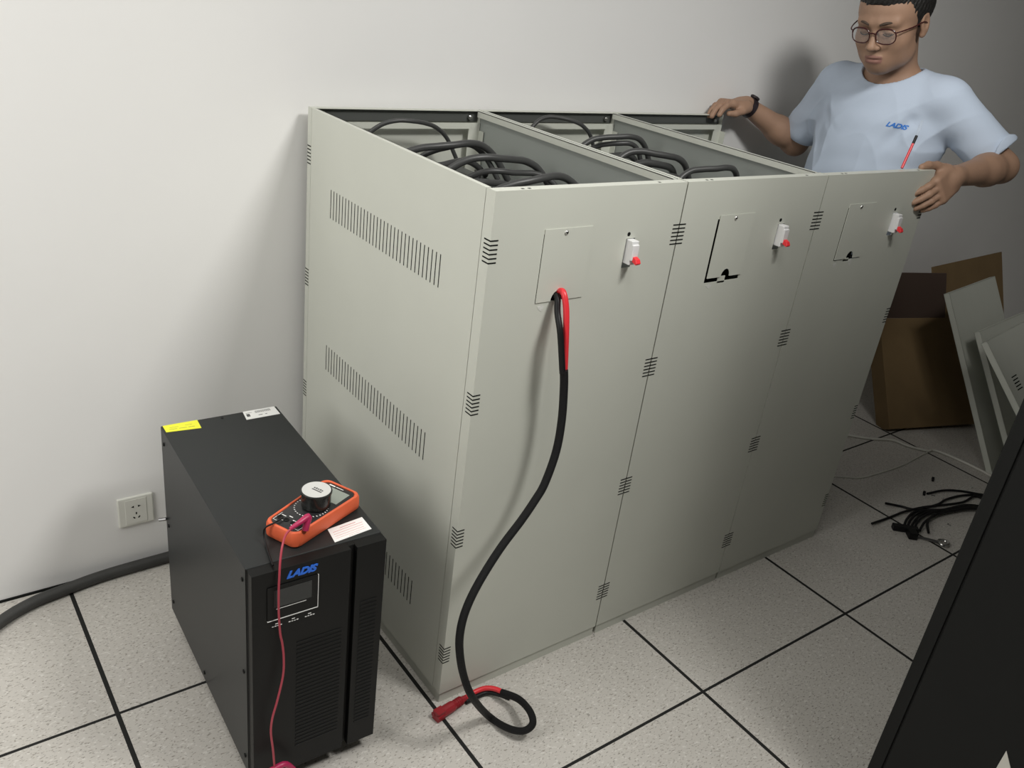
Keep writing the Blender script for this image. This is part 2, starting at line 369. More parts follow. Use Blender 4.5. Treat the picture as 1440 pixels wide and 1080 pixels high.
bl2 = onp([(716, 982, 2, .022), (700, 976, 2, .014), (684, 974, 2, .009), (667, 981, 2, .0075), (655, 987, 2, .0075)])
mb = MB(); mb.tube(rel(bl2, CO), .0058, 12); mb.build('black_wire_end', 'black', tc_, smooth_=True)
a = on(655, 981, 2, .014); e = on(612, 1008, 2, .014); d = (e-a)
pl = [a, a+d*.12, a+d*.14, a+d*.38, a+d*.45, a+d*.80]
mb = MB(); mb.tube(rel(pl, CO), [.0065, .0072, .0095, .0100, .0125, .0125], 12, 1)
for k in range(4):
    q = a+d*(.17+.055*k)-Vector(CO); mb.tube([q, q+d*.02], .0112, 12, 1)
mb.build('connector', 'redd', tc_)
mb = MB()
sdir = Vector((-d.y, d.x, 0)).normalized()
for s_ in (-1, 1): mb.tube(rel([a+d*.78+sdir*.007*s_, a+d*1.0+sdir*.008*s_], CO), [.0055, .006], 10, 1)
mb.box(-.012, .010, -.010, .010, -.012, .012, Matrix.Translation(e-Vector(CO)-d*.12) @ Euler((0, 0, math.atan2(d.y, d.x))).to_matrix().to_4x4())
mb.build('connector_pin', 'redd', tc_)

# ------------------------------------------------------------------ UPS
U = thing('power_supply_unit', 'black floor-standing power supply tower with blue logo and display, beside the left cabinet', 'power supply', (-.3778, -.4889, 0), -.028)
uw, ud, uh = .2599, .5629, .5484
mb = MB(); mb.box(0, uw, .018, ud, .042, uh); cs = mb.build('casing', 'ups', U, bevel=.0022)
mb = MB(); mb.box(-.0006, .0004, .018, .0195, .042, uh)       # seam of side cover
mb.build('cover_seam', 'bezel', U)
for (yy, zz) in ((.035, .515), (.035, .30), (.035, .08), (.54, .515), (.54, .30), (.54, .08), (.30, .065)):
    mb = MB(); mb.lathe([(.0045, 0), (.0042, .0022), (.002, .003)], 12, TR(0, yy, zz, 0, -PI/2)); mb.build('case_screw', 'bezel', U, smooth_=True)
mb = MB(); mb.lathe([(.0035, 0), (.003, .001)], 12, TR(.13, ud-.012, uh)); mb.build('case_screw', 'bezel', U, smooth_=True)
mb = MB()
gx = .193
mb.box(0.002, gx-.006, -.006, .018, .042, uh-.001); mb.box(gx+.006, uw-.001, -.006, .018, .042, uh-.001); mb.box(gx-.006, gx+.006, .006, .018, .042, uh-.001)
for k in range(34):
    zz = .415-k*.0095; 
    if zz > .30 or True:
        mb.box(gx+.018, uw-.014, -.0075, -.006, zz-.0015, zz+.0015)
    if zz < .372: mb.box(.085, gx-.018, -.0075, -.006, zz-.0015, zz+.0015)
mb.build('front_bezel', 'bezel', U, bevel=.0012)
DX, DZ = -.017, .036
mb = MB(); mb.box(.046+DX, .140+DX, -.0085, -.006, .405+DZ, .478+DZ)
dsp = mb.build('display_panel', 'bezel', U, bevel=.0008)
mb = MB(); mb.box(.058+DX, .128+DX, -.0090, -.0084, .432+DZ, .470+DZ); mb.build('display_screen', 'screen', dsp)
mb = MB()
mb.box(.140+DX, .1410+DX, -.0089, -.0060, .404+DZ, .478+DZ); mb.box(.046+DX, .1410+DX, -.0089, -.0060, .4035+DZ, .4047+DZ)
mb.box(.062+DX, .118+DX, -.0088, -.0084, .4275+DZ, .4285+DZ)
random.seed(3)
for x0_ in (.055, .086, .117):
    for k in range(4): mb.box(DX+x0_+k*.005, DX+x0_+k*.005+.0035, -.0066, -.0059, .387+DZ, .3880+DZ+.001*random.random())
    mb.box(DX+x0_+.006, DX+x0_+.012, -.0066, -.0059, .392+DZ, .3935+DZ)
mb.build('display_print', 'label', dsp)
vs, fs = text_mesh('LADIS', .0195, .35, .0009, .0006, .92, 1.12)
mb = MB(); mb.add(vs, fs, TR(.091, -.0068, .530, PI/2)); mb.build('logo', 'blue', U)
def sticker(name, pts, mats, lines, top=.0006):
    mb = MB(); mb.poly([(x, y, uh) for x, y in pts], (0, 0, top)); mb.mi = 1
    p = [Vector((x, y, uh+top)) for x, y in pts]
    for (u0, u1, v0, v1) in lines:
        def q(u_, v_): return p[0]*(1-u_)*(1-v_)+p[1]*u_*(1-v_)+p[2]*u_*v_+p[3]*(1-u_)*v_
        mb.poly([q(u0, v0), q(u1, v0), q(u1, v1), q(u0, v1)], (0, 0, .0001))
    return mb.build(name, mats, U)
sticker('warning_sticker', [(.004, .561), (.078, .561), (.076, .523), (.004, .531)][::-1], ['yellow', 'ink'],
        [(.12, .34, .30, .33), (.40, .62, .30, .33), (.66, .85, .30, .33), (.15, .4, .55, .57), (.6, .8, .6, .62)])
bc = [(.34+.018*k, .34+.018*k+.004+.007*((k*7) % 3)/2, .60, .86) for k in range(27)]
sticker('barcode_sticker', [(.176, .523), (.254, .523), (.254, .5615), (.180, .5615)], ['label', 'ink'], bc+[(.06, .16, .30, .62), (.40, .52, .28, .34), (.60, .66, .28, .34), (.06, .25, .72, .75)])
sticker('note_sticker', [(.168, .024), (.247, .034), (.247, .076), (.172, .066)], ['label', 'inkred'],
        [(.30, .75, .80, .83), (.08, .92, .66, .68), (.08, .90, .50, .515), (.08, .88, .34, .355), (.08, .9, .20, .21), (.4, .7, .08, .09)])
for (xa, ya) in ((.035, .06), (.225, .06), (.035, .50), (.225, .50)):
    mb = MB(); mb.lathe([(.019, -.008), (.021, -.006), (.021, .006), (.019, .008)], 18, TR(xa, ya+.01, .021, 0, PI/2))
    mb.box(xa-.011, xa-.009, ya-.004, ya+.022, .02, .046); mb.box(xa+.009, xa+.011, ya-.004, ya+.022, .02, .046); mb.box(xa-.016, xa+.016, ya-.012, ya+.024, .040, .044)
    mb.build('caster', 'black', U, smooth_=True)
mb = MB(); mb.tube([(-.002, .555, .31), (-.016, .562, .307)], .004, 10, 1); mb.build('side_knob', 'dsteel', U)

# ------------------------------------------------------------------ multimeter
# local frame: x across, y along the meter (display end +y)
A_ = on(388, 748, 2, uh); B_ = on(478, 688, 2, uh)
mdir = (B_-A_); mang = math.atan2(mdir.y, mdir.x)-PI/2
MX = .046; MYL = .092
mc = on(440, 724, 2, uh+.012)
MT = thing('multimeter', 'orange and black digital multimeter lying on top of the black power supply', 'multimeter', (mc.x, mc.y, uh+.0008), mang)
def outline(wx, wy, taper=.006, waist=.003, n=8, cr_=.016):
    pts = []
    for (cx_, cy_, a0) in ((wx-cr_, wy-cr_, 0), (-wx+cr_, wy-cr_, PI/2), (-wx+cr_+taper, -wy+cr_, PI), (wx-cr_-taper, -wy+cr_, 1.5*PI)):
        if cx_ > 0 and a0 == 0: pts.append((wx-waist, 0))
        for k in range(n+1):
            a1 = a0+PI/2*k/n; pts.append((cx_+cr_*math.cos(a1), cy_+cr_*math.sin(a1)))
        if a0 == PI/2: pts.append((-wx+waist, 0))
    return pts
oo = outline(MX, MYL); 
def loft(mb, rings):
    n = len(rings[0][0]); vs = []; fs = []
    for pts, z in rings: vs += [(x, y, z) for x, y in pts]
    for k in range(len(rings)-1):
        for i_ in range(n): j = (i_+1) % n; fs.append((k*n+i_, k*n+j, (k+1)*n+j, (k+1)*n+i_))
    fs.append(tuple(range(n-1, -1, -1))); fs.append(tuple(range((len(rings)-1)*n, len(rings)*n)))
    mb.add(vs, fs)
def sc(s_, pts=oo): return [(x*(1-s_/MX), y*(1-s_/MYL)) for x, y in pts]
mb = MB(); loft(mb, [(sc(.004), 0), (sc(.0005), .004), (sc(0), .012), (sc(.0005), .026), (sc(.0025), .031), (sc(.0055), .0325), (sc(.0075), .0315), (sc(.008), .029)])
mb.build('holster', 'orange', MT, smooth_=True)
mb = MB(); loft(mb, [(sc(.0085), .0285), (sc(.0085), .0305), (sc(.0095), .0312)]); fc = mb.build('face_plate', 'meter', MT, smooth_=True)
mb = MB(); mb.box(-.030, .030, .030, .071, .0311, .0316); mb.build('display', 'lcd', fc)
mb = MB()
random.seed(11)
for (xa, xb, ya, yb) in [(-.024, -.010, .0755, .0785), (-.008, .010, .0762, .0778)]: mb.box(xa, xb, ya, yb, .0311, .0314)
for k in range(26):
    a1 = PI*.62+k*PI*1.75/26; r_ = .031
    if abs(math.cos(a1)) > -1: 
        x_, y_ = r_*math.cos(a1), -.005+r_*math.sin(a1)
        if abs(x_) < .033: mb.box(x_-.0018, x_+.0012, y_-.0008, y_+.0008, .0311, .0314)
for (xa, xb, ya, yb) in [(-.030, -.0292, -.075, -.050), (.0292, .030, -.075, -.050), (-.030, -.016, -.0757, -.0750), (.016, .030, -.0757, -.075), (-.026, -.016, -.056, -.0545), (-.012, -.004, -.052, -.050), (.002, .012, -.0585, -.0565), (.016, .024, -.054, -.052), (-.020, -.012, -.069, -.0675), (.008, .02, -.071, -.0695)]:
    mb.box(xa, xb, ya, yb, .0311, .0314)
mb.build('face_print', 'label', fc)
mb = MB()
for xx in (-.026, -.009, .009, .026): mb.lathe([(.0055, 0), (.0055, .0012), (.0032, .0012), (.0032, .0006)], 14, TR(xx*.9, -.064, .0311))
mb.build('input_jack', 'bezel', MT)
# the round tape roll on the meter
tr_ = thing('tape_roll', 'black round roll with white printed top standing on the orange multimeter', 'tape roll', (0, 0, 0))
trp = Matrix.Translation((mc.x, mc.y, uh)) @ Euler((0, 0, mang)).to_matrix().to_4x4() @ Vector((.002, .006, .0330))
tr_.location = trp; tr_.rotation_euler = (0, 0, mang)
mb = MB(); mb.lathe([(.0255, 0), (.0275, .002), (.0275, .029), (.0295, .0295), (.0295, .0325), (.0275, .0335)], 36); mb.build('roll_body', 'tape', tr_, smooth_=True)
mb = MB(); mb.lathe([(.0268, .0335), (.0268, .0340)], 36); pt = mb.build('printed_top', 'film', tr_)
mb = MB(); mb.box(-.008, .014, -.004, -.0015, .0341, .0343)
for k in range(5): mb.box(-.008+k*.0045, -.005+k*.0045, .001, .0045+.001*(k % 2), .0341, .0343)
mb.build('top_print', 'ink', pt)
# red test lead plugged into the meter, hanging over the front
def mw(x, y, z): return Matrix.Translation((mc.x, mc.y, uh)) @ Euler((0, 0, mang)).to_matrix().to_4x4() @ Vector((x, y, z))
TL = thing('test_lead', 'thin red test lead running from the multimeter down the front of the black tower', 'cable', mw(.02, -.055, 0))
LO = TL.location.copy()
def lrel(p): return [Vector(q)-LO for q in p]
jk = on(430, 745, 2, uh+.036); el = on(433, 727, 2, uh+.056)
mb = MB(); mb.tube(lrel([jk+Vector((.0, .002, -.002)), jk+(el-jk)*.5, el+Vector((0, 0, 0)), on(421, 735, 2, uh+.054), on(408, 744, 2, uh+.048)]), [.0062, .0062, .0068, .005, .0036], 12, 5)
mb.build('plug', 'magenta', TL, smooth_=True)
uf = -.4889-.012
wire = [on(410, 743, 2, uh+.049), on(402, 752, 2, uh+.044), on(397, 768, 2, uh+.036), on(394, 790, 1, uf+.004), on(393, 808, 1, uf-.004), on(392, 830, 1, uf-.006), on(392, 860, 1, uf-.006),
        on(394, 890, 1, uf-.008), on(397, 905, 1, uf-.008), on(399, 925, 1, uf-.01), on(398, 950, 1, uf-.012), on(390, 985, 1, uf-.016), on(383, 1010, 1, uf-.018), on(381, 1030, 1, uf-.02), on(384, 1055, 1, uf-.022), on(386, 1079, 1, uf-.024)]
mb = MB(); mb.tube(lrel(wire), .0021, 8); mb.build('lead_wire', 'lead', TL, smooth_=True)
pe = wire[-1]; 
mb = MB(); mb.tube(lrel([pe+Vector((-.02, .0, -.004)), pe+Vector((.0, 0, -.004)), pe+Vector((.024, .0, -.006)), pe+Vector((.05, -.002, -.05))]), [.004, .006, .006, .005], 12, 4); mb.build('probe_handle', 'magenta', TL, smooth_=True)
bl = [on(398, 728, 2, uh+.036), on(384, 736, 2, uh+.036), on(373, 742, 2, uh+.030), on(371, 752, 2, uh+.016), on(374, 766, 2, uh+.004), on(379, 782, 2, uh+.0035), on(384, 795, 2, uh+.0035)]
cab(bl, .0017, 'thin black lead draped over the left corner of the orange multimeter', None, 'black', 'test_lead')

# ------------------------------------------------------------------ wall socket
so = thing('wall_socket', 'white five-hole wall socket on the wall left of the black tower', 'socket', (-.3705, YW, .1755))
mb = MB(); mb.box(-.043, .043, -.008, 0, -.043, .043); pb = mb.build('socket_plate', 'socket', so, bevel=.003)
mb = MB(); mb.box(-.026, .026, -.0092, -.008, -.036, .036); mb.build('socket_insert', 'socket', so, bevel=.001)
mb = MB()
def hole(x, z, ang, l=.006, h=.003): mb.box(-l/2, l/2, -.0005, .0005, -h/2, h/2, TR(x, -.0093, z, 0, ang))
for s_ in (-1, 1):
    mb.poly([(s_*.005, -.0098, .0145+.003), (s_*.0115, -.0098, .0145), (s_*.005, -.0098, .0145-.003)], (0, .0008, 0))
hole(0, -.006, PI/2); hole(-.006, -.0185, .9); hole(.006, -.0185, -.9)
mb.build('socket_holes', 'dark', so)

# ------------------------------------------------------------------ floor cable along the wall
fcab = [on(-60, 925, 2, .015), on(0, 875, 2, .015), on(45, 848, 2, .015), on(92, 829, 2, .015), on(150, 808, 2, .015), on(237, 783, 2, .015), (-.18, .309, .015), (.0, .309, .015), (.2, .3125, .013)]
cab(fcab, .0145, 'thick dark grey conduit on the floor along the foot of the left wall', None, 'conduit', 'conduit', 'conduit')

# ------------------------------------------------------------------ black rack, near right
fp = on(1190, 1150, 2, 0)
RK = thing('server_rack', 'tall black equipment rack filling the lower right corner of the view', 'rack', (fp.x, fp.y, 0))
RH = 2.05
mb = MB(); mb.box(0.004, .60, -1.0, -.004, .02, RH-.004); mb.build('rack_body', 'rack', RK, bevel=.002)
mb = MB(); mb.box(0, .004, -.985, -.028, .05, RH-.03); mb.build('rack_side_panel', 'rack', RK, bevel=.001)
mb = MB()
for ya in (-.024, -1.0): mb.box(-.001, .03, ya, ya+.024, 0, RH)
mb.build('rack_post', 'rack', RK, bevel=.001)
mb = MB(); mb.box(.03, .58, -.004, .003, .06, RH-.04); mb.build('rack_door', 'rack', RK, bevel=.001)
q1, q2, q3 = [on(u_, v_, 0, fp.x-.0015) for u_, v_ in ((1415, 1056), (1398, 1085), (1422, 1085))]
tg = MB(); tg.poly([q1, q2, q3], (.001, 0, 0)); 
for q in (tg,): tg.v = [tuple(Vector(v)-RK.location) for v in tg.v]
tg.build('paper_tag', 'whitec', RK)

# ------------------------------------------------------------------ cardboard and panels at the right
CB = thing('cardboard_box', 'brown cardboard box leaning to the wall right of the cabinets', 'box', (2.465, -.164, 0), -.31)
lean = math.atan2(.243, .40)
XL_ = Euler((-lean, 0, 0)).to_matrix().to_4x4()
mb = MB(); mb.box(-.02, .46, 0, .075, .022, .485, XL_); mb.build('box_body', 'card', CB, bevel=.002)
tp = XL_ @ Vector((0, 0, .485))
X2 = TR(0, tp.y, tp.z, .08)
mb = MB(); mb.poly([(-.15, 0, 0), (.33, 0, 0), (.235, 0, .205), (-.15, 0, .205)], (0, .005, 0), X2); mb.build('box_flap', 'cardshade', CB)
mb = MB(); mb.box(.27, .50, 0, .005, -.02, .10, TR(0, tp.y+.02, tp.z, -.4)); mb.build('side_flap', 'card', CB)
T3 = on(1318, 384, 1, .12); T4 = on(1415, 365, 1, .12)
w3 = (T4-T3); ang3 = math.atan2(w3.y, w3.x)
cs3 = MB(); Bt = Vector((T3.x, -.17, 0)); hx = math.hypot(T3.z, .29)
cs3.box(0, .62, 0, .006, 0, hx)
o = cs3.build('cardboard_sheet', 'card'); o.location = (T3.x-.02, -.10, .001); o.rotation_euler = (-math.atan2(.22, T3.z), -.03, 0)
tag(o, 'flat brown cardboard sheet standing behind the grey metal panels', 'cardboard')
def metal_panel(T, B, Dv, wdt, label, vents=False, over=0):
    T, B, Dv = Vector(T), Vector(B), Vector(Dv).normalized(); E = (T-B); Lg = E.length; E.normalize(); Dv = (Dv-E*Dv.dot(E)).normalized(); Nn = Dv.cross(E)   # Nn toward viewer
    if Nn.y > 0: Nn = -Nn
    X = Matrix(((Dv.x, Nn.x, E.x, B.x), (Dv.y, Nn.y, E.y, B.y), (Dv.z, Nn.z, E.z, B.z), (0, 0, 0, 1)))
    t = bpy.data.objects.new('metal_panel', None); COL.objects.link(t); t.matrix_world = X; tag(t, label, 'panel', 'removed cabinet panels')
    mb = MB(); mb.box(0, wdt, -.0015, 0, 0, Lg)
    mb.mi = 1
    if vents:
        for k in range(5): mb.box(.055, .105, 0, .0006, Lg*.80-k*.012, Lg*.80-k*.012+.004)
    mb.build('panel_sheet', ['paint', 'dark'], t)
    mb = MB(); dp = .022
    mb.box(0, .0015, -dp, 0, 0, Lg); mb.box(wdt-.0015, wdt, -dp, 0, 0, Lg); mb.box(0, wdt, -dp, 0, Lg-.0015, Lg); mb.box(0, wdt, -dp, 0, 0, .0015)
    mb.box(0, .018, -dp, -dp+.0015, 0, Lg); mb.box(0, wdt, -dp, -dp+.0015, Lg-.018, Lg)
    mb.build('panel_flange', 'paint', t); return t
metal_panel((2.477, -.176, .625), (2.524, -.557, .0), (.99, .11, 0), .47, 'largest grey metal panel, rearmost of the leaning stack, beside the cardboard')
metal_panel((2.474, -.334, .530), (2.510, -.676, 0), (.996, .088, 0), .47, 'grey metal panel in the middle of the leaning stack')
metal_panel((2.296, -.439, .560), (2.365, -.968, 0), (.991, .134, 0), .45, 'front grey metal panel with vent slots, foremost of the leaning stack', True)

# ------------------------------------------------------------------ things on the floor at the right
cab([on(u_, v_, 2, .006) for u_, v_ in ((1150, 606), (1193, 612), (1225, 617), (1255, 619), (1276, 627), (1304, 634), (1313, 633), (1342, 644), (1384, 664), (1430, 690))], .0055, 'thicker white cable crossing the floor in front of the cardboard', None, 'whitec', 'white_cable')
cab([on(u_, v_, 2, .0035) for u_, v_ in ((1304, 636), (1289, 644), (1272, 653), (1253, 660), (1230, 667), (1209, 672), (1190, 671), (1150, 668))], .0028, 'thin grey-white cable curving off the thicker one toward the cabinets', None, 'whitec', 'white_cable')
def zp(pts, z=.006): return [on(1220+x/6.545, 640+y/6.545, 2, z+.004*math.sin(3*i_)) for i_, (x, y) in enumerate(pts)]
wl = [([(1060, 365), (1000, 355), (850, 330), (700, 325), (550, 355)], 'black wire arching highest at the top of the floor bundle'),
      ([(1060, 375), (1000, 365), (850, 375), (720, 410), (640, 455), (450, 500), (300, 470), (165, 443)], 'black wire ending at the upper left of the floor bundle'),
      ([(1060, 400), (980, 380), (870, 435), (640, 465), (500, 482), (340, 520), (200, 575), (40, 630)], 'longest black wire of the floor bundle, reaching farthest left'),
      ([(1040, 470), (900, 460), (700, 500), (560, 505), (430, 525), (365, 585), (335, 650)], 'first black wire curving down at the left of the floor bundle'),
      ([(1040, 480), (900, 470), (720, 505), (580, 510), (470, 530), (400, 590), (365, 665)], 'second black wire curving down at the left of the floor bundle'),
      ([(1040, 485), (900, 475), (740, 500), (600, 515), (500, 545), (430, 610), (392, 690)], 'third black wire curving down in the floor bundle'),
      ([(1040, 490), (900, 485), (740, 510), (620, 520), (530, 555), (455, 620), (428, 700)], 'fourth black wire curving down in the floor bundle'),
      ([(1040, 475), (900, 490), (760, 515), (660, 530), (570, 580), (515, 630), (480, 695)], 'fifth black wire curving down in the floor bundle'),
      ([(1040, 495), (900, 495), (760, 520), (660, 540), (590, 575), (550, 620), (562, 715)], 'rightmost of the black wires curving down in the floor bundle')]
for k, (pts, lab) in enumerate(wl): cab(zp(pts, .006+.0012*k), .0042, lab, 'black wires on the floor', 'black', 'wire')
p0 = zp([(345, 700)], 0)[0]
CN = thing('terminal_block', 'dark plastic clamp lying on the floor where the black wires end', 'clamp', (p0.x, p0.y, 0), -.75)
mb = MB(); mb.box(-.045, .040, -.012, .012, .001, .020); mb.build('clamp_bar', 'black', CN, bevel=.003)
mb = MB(); mb.box(-.004, .024, -.050, -.012, .001, .024); mb.build('clamp_jaw', 'bezel', CN, bevel=.003)
p1 = zp([(690, 830)], 0)[0]
SH = thing('pipe_clamp', 'shiny metal ring clamp on the floor beside the black rack', 'clamp', (p1.x, p1.y, .0), -.6)
mb = MB()
ring = [(.016*math.cos(2*PI*k/14), .016*math.sin(2*PI*k/14), .010) for k in range(15)]
mb.tube(ring, .0045, 8, 2); mb.build('clamp_ring', 'steel', SH, smooth_=True)
mb = MB(); mb.tube([(-.014, 0, .010), (-.04, .012, .009), (-.085, .030, .006)], [.005, .005, .0035], 8, 4); mb.build('clamp_handle', 'dsteel', SH, smooth_=True)
for (x, y, lab) in ((600, 232, 'small black clip on the open floor behind the wire bundle'), (520, 362, 'small black clip at the tip of the arching wire')):
    p = zp([(x, y)], 0)[0]
    mb = MB(); mb.box(-.011, .002, -.004, .004, 0, .008); mb.box(.0, .011, -.003, .006, .001, .010); o = mb.build('cable_clip', 'black', bevel=.001); o.location = p; o.rotation_euler = (0, 0, .4); tag(o, lab, 'clip')
for (x, y, lab) in ((690, 400, 'tiny silver screw standing above the thick part of the wire bundle'), (960, 300, 'tiny silver screw near the white cable and the rack'), (585, 375, 'tiny silver screw under the arching black wire'), (735, 640, 'tiny silver screw on the floor above the ring clamp')):
    p = zp([(x, y)], 0)[0]
    mb = MB(); mb.lathe([(.0035, 0), (.0035, .002), (.0016, .002), (.0016, .012)], 8); o = mb.build('screw', 'steel'); o.location = (p.x, p.y, .0036); o.rotation_euler = (PI/2, 0, x); tag(o, lab, 'screw', 'loose screws on the floor')


# ------------------------------------------------------------------ the man: signed-distance modelling, meshed block by block
import openvdb as vdb
def V(*a): return np.array(a, float)
class SDF:
    def __init__(s): s.p = []
    def ball(s, c, r, k=.01, op='u', m=0): s.p.append(('e', V(*c), V(r, r, r), None, k, op)); return s
    def ell(s, c, r, R=None, k=.01, op='u'): s.p.append(('e', V(*c), V(*r), R, k, op)); return s
    def cap(s, a, b_, ra, rb=None, k=.01, op='u'): s.p.append(('c', V(*a), V(*b_), (ra, ra if rb is None else rb), k, op)); return s
    def rbox(s, c, h, r, R, k=.01, op='u'): s.p.append(('b', V(*c), V(*h), R, k, op, r)); return s
    def half(s, c, n, k=.002): n = V(*n); s.p.append(('h', V(*c), n/np.linalg.norm(n), None, k, 's')); return s   # cut away the side n points to
    def disp(s, fn): s.p.append(('d', fn)); return s
    @staticmethod
    def ev(q, P):
        t = q[0]
        if t == 'e':
            d = P-q[1]
            if q[3] is not None: d = d @ q[3]
            k0 = np.linalg.norm(d/q[2], axis=-1); k1 = np.linalg.norm(d/q[2]**2, axis=-1)+1e-9; return k0*(k0-1)/k1
        if t == 'c':
            a, b_ = q[1], q[2]; ba = b_-a; h = np.clip(((P-a)@ba)/(ba@ba), 0, 1)
            return np.linalg.norm(P-a-h[..., None]*ba, axis=-1)-(q[3][0]*(1-h)+q[3][1]*h)
        if t == 'b':
            d = (P-q[1]) @ q[3]; e_ = np.abs(d)-(q[2]-q[6])
            return np.linalg.norm(np.maximum(e_, 0), axis=-1)+np.minimum(e_.max(-1), 0)-q[6]
        if t == 'h': return (P-q[1]) @ q[2]
        if t == 'h2': d = P-q[1]; return np.maximum(-(d @ q[2]), np.linalg.norm(d, axis=-1)-q[3])
    def __call__(s, P, prims=None):
        d = None
        for q in (s.p if prims is None else prims):
            if q[0] == 'd': d = d+q[1](P); continue
            e_ = s.ev(q, P)
            if d is None: d = np.full(P.shape[:-1], 9.) if q[5] == 's' else e_; 
            k = q[4]
            if q[0] == 'h2': d = np.maximum(d, -e_); continue
            if q[5] == 'u': h = np.maximum(k-np.abs(d-e_), 0)/k; d = np.minimum(d, e_)-h*h*k*.25
            else:
                e_ = -e_ if q[0] != 'h' else e_; h = np.maximum(k-np.abs(d-e_), 0)/k; d = np.maximum(d, e_)+h*h*k*.25
        return d
    def mesh(s, lo, hi, vx, name, mats, parent, post=None):
        lo = V(*lo); hi = V(*hi); B = 32; g_ = vdb.FloatGrid(background=vx*3)
        n = np.ceil((hi-lo)/vx/B).astype(int); ax = np.arange(B)*vx
        for i_ in range(n[0]):
            for j in range(n[1]):
                for k in range(n[2]):
                    o_ = lo+V(i_, j, k)*B*vx; c_ = o_+B*vx/2; rad = B*vx*.9
                    pr = []
                    for q in s.p:
                        if q[0] == 'd' or q[5] == 's': pr.append(q); continue
                        if s.ev(q, c_[None])[0] < rad+.05: pr.append(q)
                    if not any(q[0] != 'd' and q[5] == 'u' for q in pr): continue
                    if s(c_[None], pr)[0] > rad+.05: continue
                    X = np.stack(np.meshgrid(o_[0]+ax, o_[1]+ax, o_[2]+ax, indexing='ij'), -1)
                    D_ = np.clip(s(X, pr), -vx*3, vx*3).astype(np.float32)
                    g_.copyFromArray(np.ascontiguousarray(D_), ijk=(i_*B, j*B, k*B))
        pts, quads = g_.convertToQuads(isovalue=0.0)
        pts = pts*vx+lo
        me = bpy.data.meshes.new(name); me.from_pydata(pts.tolist(), [], quads[:, ::-1].tolist())
        for m_ in mats: me.materials.append(M[m_])
        if post is not None:
            cen = pts[quads].mean(1); me.polygons.foreach_set('material_index', post(cen).astype(int))
        me.polygons.foreach_set('use_smooth', [True]*len(me.polygons))
        bm = bmesh.new(); bm.from_mesh(me); bmesh.ops.recalc_face_normals(bm, faces=bm.faces); bm.to_mesh(me); bm.free()
        o_ = bpy.data.objects.new(name, me); COL.objects.link(o_); o_.parent = parent; return o_
def nrm(v): v = V(*v); return v/np.linalg.norm(v)

PO = (1.76, -.13, 0)
PR = thing('person', 'man in a light blue t-shirt and glasses leaning over the right end of the cabinets', 'person', (0, 0, 0))
# --- joints
SR, SL = V(1.745, .055, 1.325), V(1.765, -.305, 1.335)         # shoulders (his right, his left)
ER, EL = V(1.80, .195, 1.118), V(1.845, -.475, 1.190)
WR, WL = V(1.585, .262, 1.222), V(1.585, -.480, 1.172)
NB = V(1.735, -.130, 1.375)
HC = V(1.627, -.146, 1.528)
# --- head frame: F forward, R his left, Uh up
HY, HP, HRr = math.radians(188), math.radians(-20), math.radians(4)
Fh = V(math.cos(HY)*math.cos(HP), math.sin(HY)*math.cos(HP), math.sin(HP))
Lh = nrm(np.cross(V(0, 0, 1), Fh)); Uh = np.cross(Fh, Lh)
Lh, Uh = math.cos(HRr)*Lh+math.sin(HRr)*Uh, -math.sin(HRr)*Lh+math.cos(HRr)*Uh
RH_ = np.stack([Lh, Fh, Uh], 1); HS = 1.10
def hd(x, y, z): return HC+(RH_ @ V(x, y, z))*HS
body = SDF()
def he(c, r, k=.01, op='u'): body.ell(hd(*c), V(*r)*HS, RH_, k, op)
def hc(a, b_, ra, rb=None, k=.008, op='u'): body.cap(hd(*a), hd(*b_), ra*HS, (ra if rb is None else rb)*HS, k, op)
he((0, -.015, .040), (.077, .096, .084)); he((0, .035, .035), (.066, .055, .062), .03)
he((0, .030, -.035), (.063, .060, .070), .03); he((0, .032, -.068), (.052, .055, .043), .03)
he((0, .062, -.094), (.026, .024, .018), .025)
for s_ in (-1, 1):
    he((s_*.040, .054, -.026), (.026, .026, .026), .03)
    he((s_*.041, .020, -.068), (.020, .035, .026), .03)
    hc((s_*.012, .088, .022), (s_*.045, .076, .022), .009, .008, .018)
he((0, .066, -.070), (.032, .026, .024), .02)
for s_ in (-1, 1): he((s_*.031, .098, -.001), (.018, .013, .012), .014, 's')
for s_ in (-1, 1):
    he((s_*.031, .0765, -.001), (.0155, .0125, .012), .004)
    he((s_*.031, .0865, -.0045), (.0135, .0040, .0012), .0015, 's')
hc((0, .086, .012), (0, .107, -.028), .0065, .0085, .014)
he((0, .109, -.032), (.0105, .0105, .009), .010)
for s_ in (-1, 1):
    he((s_*.0115, .099, -.035), (.0078, .0095, .0068), .006)
    he((s_*.0065, .106, -.0425), (.0032, .0045, .0022), .002, 's')
he((0, .0925, -.0595), (.0225, .0075, .0055), .006); he((0, .0905, -.0705), (.0195, .0080, .0062), .006)
he((0, .0995, -.0650), (.0235, .0060, .0012), .003, 's')
for s_ in (-1, 1):
    he((s_*.079, -.008, -.004), (.0075, .019, .030), .008); he((s_*.086, -.004, .002), (.006, .011, .016), .005, 's'); he((s_*.077, -.001, -.028), (.006, .009, .009), .006)
# neck
body.cap(hd(0, -.030, -.040), NB+V(.012, 0, -.03), .056, .066, .03); body.cap(NB+V(0, 0, -.03), SR+V(0, -.02, 0), .055, .045, .05); body.cap(NB+V(0, 0, -.03), SL+V(0, .02, 0), .055, .045, .05)
